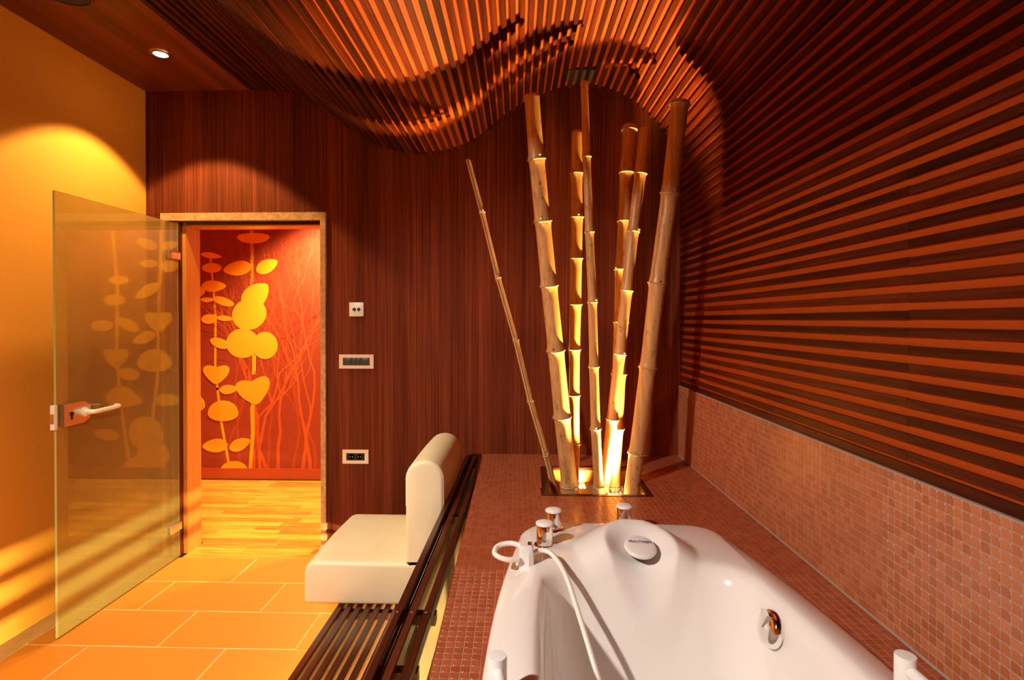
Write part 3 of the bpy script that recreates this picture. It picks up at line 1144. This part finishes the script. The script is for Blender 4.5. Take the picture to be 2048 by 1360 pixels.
# ------------------------------------------------------------------ slatted bench
bn = thing('slatted_bench', (-0.6, 1.5, 0), 'long low dark wood slatted bench lit from below beside the platform', 'bench')
JY = 1.43
mods = ((YN + .01, JY - .001), (JY + .001, YB - .004))
for (ya, yb) in mods:
    for k in range(11):
        x = -0.828 + 0.0415 * k
        boxo('slat', M['bench_wood'], x, x + .026, ya, yb, .137, .177, bn, bevel=.002, seg=1)
    for (xa, xb) in ((-.3665, -.3450), (-.3265, -.3055), (-.2870, -.2645)):
        boxo('rail', M['bench_wood'], xa, xb, ya, yb, .583, .617, bn, bevel=.002, seg=1)
    boxo('back_board', M['bench_wood'], -.3445, -.3325, ya, yb, .24, .585, bn, bevel=.001, seg=1)
for (ya, yb) in mods:
    for (z0, z1) in ((.068, .084), (.104, .116)):
        boxo('front_rail', M['bench_wood'], -.828, -.812, ya, yb, z0, z1, bn)
for y in (2.97, 2.235, 1.49, 1.245, .5, -.4):
    boxo('crossbar', M['bench_wood'], -.366, -.262 + .0, y - .014, y + .014, .553, .583, bn)
    boxo('bearer', M['bench_wood'], -.826, -.330, y + .05, y + .08, .105, .137, bn)
    boxo('upright', M['bench_wood'], -.3325, -.3125, y - .014, y + .014, 0.0, .583, bn)
    boxo('leg', M['bench_wood'], -.790, -.765, y + .05, y + .08, 0.0, .105, bn)
for (ya, yb) in ((-.9, .3), (.42, 1.42), (1.50, 2.20), (2.28, 3.05)):
    b = MB()
    b.tube([(-.40, ya, .060), (-.40, yb, .060)], .006, 12)
    b.build('lamp_tube', M['tube'], bn, 50)
    boxo('tube_shield', M['white_metal'], -.445, -.350, ya, yb, .088, .100, bn, bevel=.002, seg=1)  # unseen shield added over the tube, keeps its light off the backrest

# ------------------------------------------------------------------ cushioned seat on the bench
st = thing('cushion_seat', (-.67, 2.6, .177), 'cream leather seat block with rounded backrest on the slatted bench', 'seat')


def soft_prism(prof_, y0, y1, name, bulge, parent, edge=.018):
    """a closed outline in x and z run along y, with softened end edges and slightly full faces"""
    cx = sum(p[0] for p in prof_) / len(prof_)
    cz = sum(p[1] for p in prof_) / len(prof_)
    rings = []
    steps = [(0, edge * 1.0), (edge * .15, edge * .45), (edge * .5, edge * .12), (edge, 0)]
    ys = [(y0 + a, ins) for a, ins in steps] + [(y0 + edge + (y1 - y0 - 2 * edge) * i / 10, -bulge * math.sin(math.pi * i / 10)) for i in range(1, 10)] + \
         [(y1 - a, ins) for a, ins in reversed(steps)]
    n = len(prof_)
    for (y, ins) in ys:
        ring = []
        for i, (x, z) in enumerate(prof_):
            x0_, z0_ = prof_[i - 1]
            x1_, z1_ = prof_[(i + 1) % n]
            d = math.hypot(x1_ - x0_, z1_ - z0_) or 1
            nx_, nz_ = (z1_ - z0_) / d, -(x1_ - x0_) / d      # outward for a counter-clockwise outline
            ring.append((x - nx_ * ins, y, z - nz_ * ins))
        rings.append(ring)
    b = MB()
    b.loft(rings[::-1])
    # full end faces: pull a centre fan outwards
    return b.build(name, M['leather'], parent, 50)


def rounded(x0, x1, z0, z1, rads, n=7):
    """counter-clockwise from bottom left; rads: bl, br, tr, tl"""
    out = []
    for (cx, cz, r, a0) in ((x0 + rads[0], z0 + rads[0], rads[0], 180), (x1 - rads[1], z0 + rads[1], rads[1], 270),
                            (x1 - rads[2], z1 - rads[2], rads[2], 0), (x0 + rads[3], z1 - rads[3], rads[3], 90)):
        for k in range(n):
            a = R(a0 + 90 * k / (n - 1))
            out.append((cx + r * math.cos(a), cz + r * math.sin(a)))
    # add points along the long straight runs
    res = []
    for i, p in enumerate(out):
        q_ = out[(i + 1) % len(out)]
        res.append(p)
        d = math.hypot(q_[0] - p[0], q_[1] - p[1])
        k = int(d / .06)
        for j in range(1, k + 1):
            res.append((p[0] + (q_[0] - p[0]) * j / (k + 1), p[1] + (q_[1] - p[1]) * j / (k + 1)))
    return res


soft_prism(rounded(-.975, -.366, .178, .363, (.022, .015, .02, .050)), 2.265, 2.85, 'seat', .006, st)
soft_prism(rounded(-.532, -.366, .350, .806, (.004, .015, .079, .079)), 2.267, 2.85, 'backrest', .004, st)
# piped seam round the near end of the backrest
pr = rounded(-.530, -.368, .370, .803, (.004, .015, .078, .078))
pr = [p for p in pr if p[1] > .55]
pr.sort(key=lambda p: math.atan2(p[1] - .6, p[0] + .4535))
b = MB()
b.tube([(x, 2.2775, z) for x, z in pr], .0022, 6)
b.build('seam', M['leather'], st, 60)

# ------------------------------------------------------------------ bathtub
tb = thing('bathtub', (0.35, 1.0, 0.2), 'large white acrylic bathtub set into the red mosaic platform', 'bathtub')


def outline(d, ye, rc):
    """closed loop, quarter by quarter: side inset d, end at y=ye (mirrored about y=1), corner radius rc"""
    q = []
    hw_e = tub_hw(ye - rc) - d
    ns_, nc, ne = 22, 16, 30
    for i in range(ns_):                           # side, from the middle to the corner
        y = 1.0 + (ye - rc - 1.0) * i / ns_
        q.append((tub_hw(y) - d, y))
    for i in range(nc):
        a = math.pi / 2 * i / nc
        q.append((hw_e - rc + rc * math.cos(a), ye - rc + rc * math.sin(a)))
    for i in range(ne + 1):
        x = (hw_e - rc) * (1 - i / ne)
        q.append((x, ye + 0.012 * (1 - (x / max(hw_e - rc, .01)) ** 2)))
    far = q + [(-x, y) for x, y in reversed(q[:-1])]
    near_ = [(x, 2.0 - y) for x, y in reversed(far[1:-1])]
    return far + near_


def catmull(tab, k):
    out = []
    T = [tuple(2 * a - b_ for a, b_ in zip(tab[0], tab[1]))] + tab + [tuple(2 * a - b_ for a, b_ in zip(tab[-1], tab[-2]))]
    for i in range(1, len(T) - 2):
        for j in range(k):
            t = j / k
            out.append(tuple(0.5 * (2 * b_ + (c - a) * t + (2 * a - 5 * b_ + 4 * c - d) * t * t + (3 * b_ - a - 3 * c + d) * t ** 3)
                             for a, b_, c, d in zip(T[i - 1], T[i], T[i + 1], T[i + 2])))
    out.append(tab[-1])
    return out


#        inset  end y  corner  z
tab = [(.004, 1.996, .11, .600), (.000, 2.000, .11, .626), (.003, 1.997, .11, .635), (.012, 1.990, .105, .643), (.030, 1.976, .10, .653),
       (.052, 1.90, .11, .6625), (.074, 1.80, .12, .670), (.096, 1.70, .13, .6740), (.114, 1.645, .13, .672), (.128, 1.620, .13, .660),
       (.138, 1.600, .13, .634), (.144, 1.580, .13, .590), (.154, 1.53, .13, .49), (.17, 1.46, .13, .38), (.20, 1.38, .12, .30),
       (.235, 1.28, .10, .262), (.29, 1.16, .06, .250)]
rings = []


def hump(x, y):
    c = tub_c(y)
    z = 0
    rr = ((x - c + .002) / .200) ** 2 + ((y - 1.725) / (.18 if y > 1.725 else .21)) ** 2
    if rr < 1: z += .086 * (1 - rr) ** 1.25
    rr = ((x - c - .008) / .112) ** 2 + ((y - 1.664) / .110) ** 2
    if rr < 1: z -= .088 * (1 - rr) ** 1.3
    return z


for (d, ye, rc, z) in catmull(tab, 5):
    loop = outline(d, ye, rc)
    rings.append([(tub_c(y) + x, y, z + (hump(tub_c(y) + x, y) if z > .3 else 0)) for x, y in loop])
b = MB()
b.loft(rings, False, True)
b.build('shell', M['acrylic'], tb, 180)


def tub_z(y_, d_=.06):
    return .661


def knob(x, y, h, parent, flange=True):
    z = .664 if y < 1.93 else .658
    b = MB()
    if flange:
        b.lathe((x, y, z), [(.037, -.014), (.037, .004), (.034, .008), (.030, .009)], 36)
    b.lathe((x, y, z), [(.0265, .004), (.0265, h - .012), (.0255, h - .010)], 36)
    k = b.build('tap_knob', M['chrome'], parent, 40)
    b = MB()
    b.lathe((x, y, z + h - .010), [(.0265, 0), (.0295, .001), (.0300, .004), (.0285, .0065), (.020, .0095), (.010, .0108), (0.0001, .0112)], 36)
    b.build('cap', M['white_plastic'], k, 60)
    return k


knob(.088, 1.895, .075, tb)
knob(.052, 1.752, .083, tb)
knob(.350, 1.962, .075, tb)

# head rest cap with maker's lettering
cc = Vector((tub_c(1.672) + .008, 1.664, .706))
nv = Vector((0.05, -0.30, 1)).normalized()
b = MB()
b.lathe(cc, [(.030, -.030), (.032, -.012), (.034, -.010)], 32, nv)
b.build('cap_stem', M['black'], tb, 40)
b = MB()
b.lathe(cc, [(.044, -.012), (.049, -.009), (.0505, -.004), (.048, .0002), (.040, .0022), (.02, .0032), (0.0001, .0034)], 48, nv)
cap = b.build('headrest_cap', M['acrylic'], tb, 60)


def lettering(txt, size, centre, right, up, m, parent, name):
    cu = bpy.data.curves.new(name, 'FONT')
    cu.body = txt
    cu.size = size
    cu.align_x = 'CENTER'
    cu.align_y = 'CENTER'
    cu.extrude = 0.0002
    cu.offset = size * 0.02
    tmp = bpy.data.objects.new(name, cu)
    COL.objects.link(tmp)
    dg = bpy.context.evaluated_depsgraph_get()
    me = bpy.data.meshes.new_from_object(tmp.evaluated_get(dg))
    bpy.data.objects.remove(tmp)
    right, up = right.normalized(), up.normalized()
    nrm_ = right.cross(up)
    off = wloc(parent)
    for v in me.vertices:
        v.co = centre + right * v.co.x + up * v.co.y + nrm_ * v.co.z - off
    me.materials.clear()
    me.materials.append(m)
    o = bpy.data.objects.new(name, me)
    COL.objects.link(o)
    o.parent = parent
    return o


rv = Vector((1, 0, 0)) - nv * nv.x
uv = nv.cross(rv)
lettering('TRAUTWEIN', .0125, cc + uv * .016 + nv * .0036, rv, uv, M['blue_ink'], cap, 'lettering')
b = MB()
k0 = cc + uv * .0095 + nv * .0034
rn, un = rv.normalized(), uv.normalized()
b.hexa([k0 - rn * .028 - un * .0004, k0 + rn * .028 - un * .0004, k0 + rn * .028 + un * .0004, k0 - rn * .028 + un * .0004,
        k0 - rn * .028 - un * .0004 + nv * .0004, k0 + rn * .028 - un * .0004 + nv * .0004, k0 + rn * .028 + un * .0004 + nv * .0004, k0 - rn * .028 + un * .0004 + nv * .0004])
b.build('underline', M['grey_ink'], cap)

# overflow cover on the inner wall
oc = Vector((.628, 1.410, .603))
on = Vector((-1.0, -0.12, .30)).normalized()
b = MB()
b.lathe(oc - on * .012, [(.047, 0), (.0475, .006), (.045, .012)], 40, on)
ov = b.build('overflow_cover', M['chrome'], tb, 40)
b = MB()
b.lathe(oc, [(.0455, -.002), (.044, .004), (.034, .010), (.018, .0135), (0.0001, .0145)], 40, on)
b.build('dial', M['chrome'], ov, 60)
b = MB()
t1 = on.cross(Vector((0, 0, 1))).normalized()
t2 = on.cross(t1)
k0 = oc + on * .010
a_, c_ = t1 * .020 - t2 * .038, t1 * -.012 - t2 * .034
d_ = t1 * .004 + t2 * .004
b.loft([[k0 + a_, k0 + c_, k0 + d_], [k0 + a_ + on * .012, k0 + c_ + on * .012, k0 + d_ + on * .007]])
b.build('fin', M['chrome'], ov)

# grab bars
for (x, y, dx) in ((-.062, 1.035, .030), (.738, 1.062, .012)):
    b = MB()
    b.lathe((x, y, .655), [(.024, -.006), (.024, .010), (.0192, .012), (.0192, .096), (.0180, .0985), (.010, .0992), (0.0001, .0993)], 32)
    gb = b.build('grab_post', M['white_plastic'], tb, 40)
    b = MB()
    b.tube([(x, y, .728), (x + dx * .4, y - .06, .726), (x + dx, y - .25, .722), (x + dx, y - .45, .722)], .0125, 16)
    b.build('grab_bar', M['white_plastic'], gb, 60)

# shower holder (part of the tub) and the hand shower resting in it
hx, hy = -.010, 1.612
b = MB()
prof_h = [(-.020, -.022), (.010, -.026), (.024, -.018), (.026, .010), (.014, .024), (-.014, .024), (-.024, .010)]
b.loft([[(hx + px, hy + py, .650) for px, py in prof_h], [(hx + px * .98, hy + py * .98, .690) for px, py in prof_h],
        [(hx + px * .90, hy + py * .90, .722) for px, py in prof_h], [(hx + px * .74, hy + py * .74, .730) for px, py in prof_h]])
hd = b.build('shower_holder', M['white_plastic'], tb, 35)
boxo('holder_insert', M['chrome'], hx + .006, hx + .020, hy - .010, hy + .012, .718, .733, hd, bevel=.002)
hs_ = thing('shower_hose', (hx, hy, .70), 'white looped shower hose hanging from its holder into the bathtub', 'shower hose')
loop = spline([(hx - .004, hy - .004, .722), (hx - .045, hy + .022, .722), (hx - .085, hy + .014, .716), (hx - .092, hy - .022, .708),
               (hx - .060, hy - .040, .700), (hx - .020, hy - .030, .696)], 8)
b = MB()
b.tube(loop, .0078, 14)
b.build('hose_loop', M['hose'], hs_, 60)
run = spline([(hx + .020, hy + .004, .700), (hx + .050, hy + .012, .706), (hx + .082, hy - .006, .700), (hx + .115, hy - .055, .668),
              (hx + .140, hy - .120, .615), (hx + .165, hy - .20, .555), (hx + .195, hy - .29, .475), (hx + .225, hy - .36, .395), (hx + .24, hy - .40, .33)], 8)
b = MB()
b.tube(run, .0074, 14)
b.build('hose', M['hose'], hs_, 60)
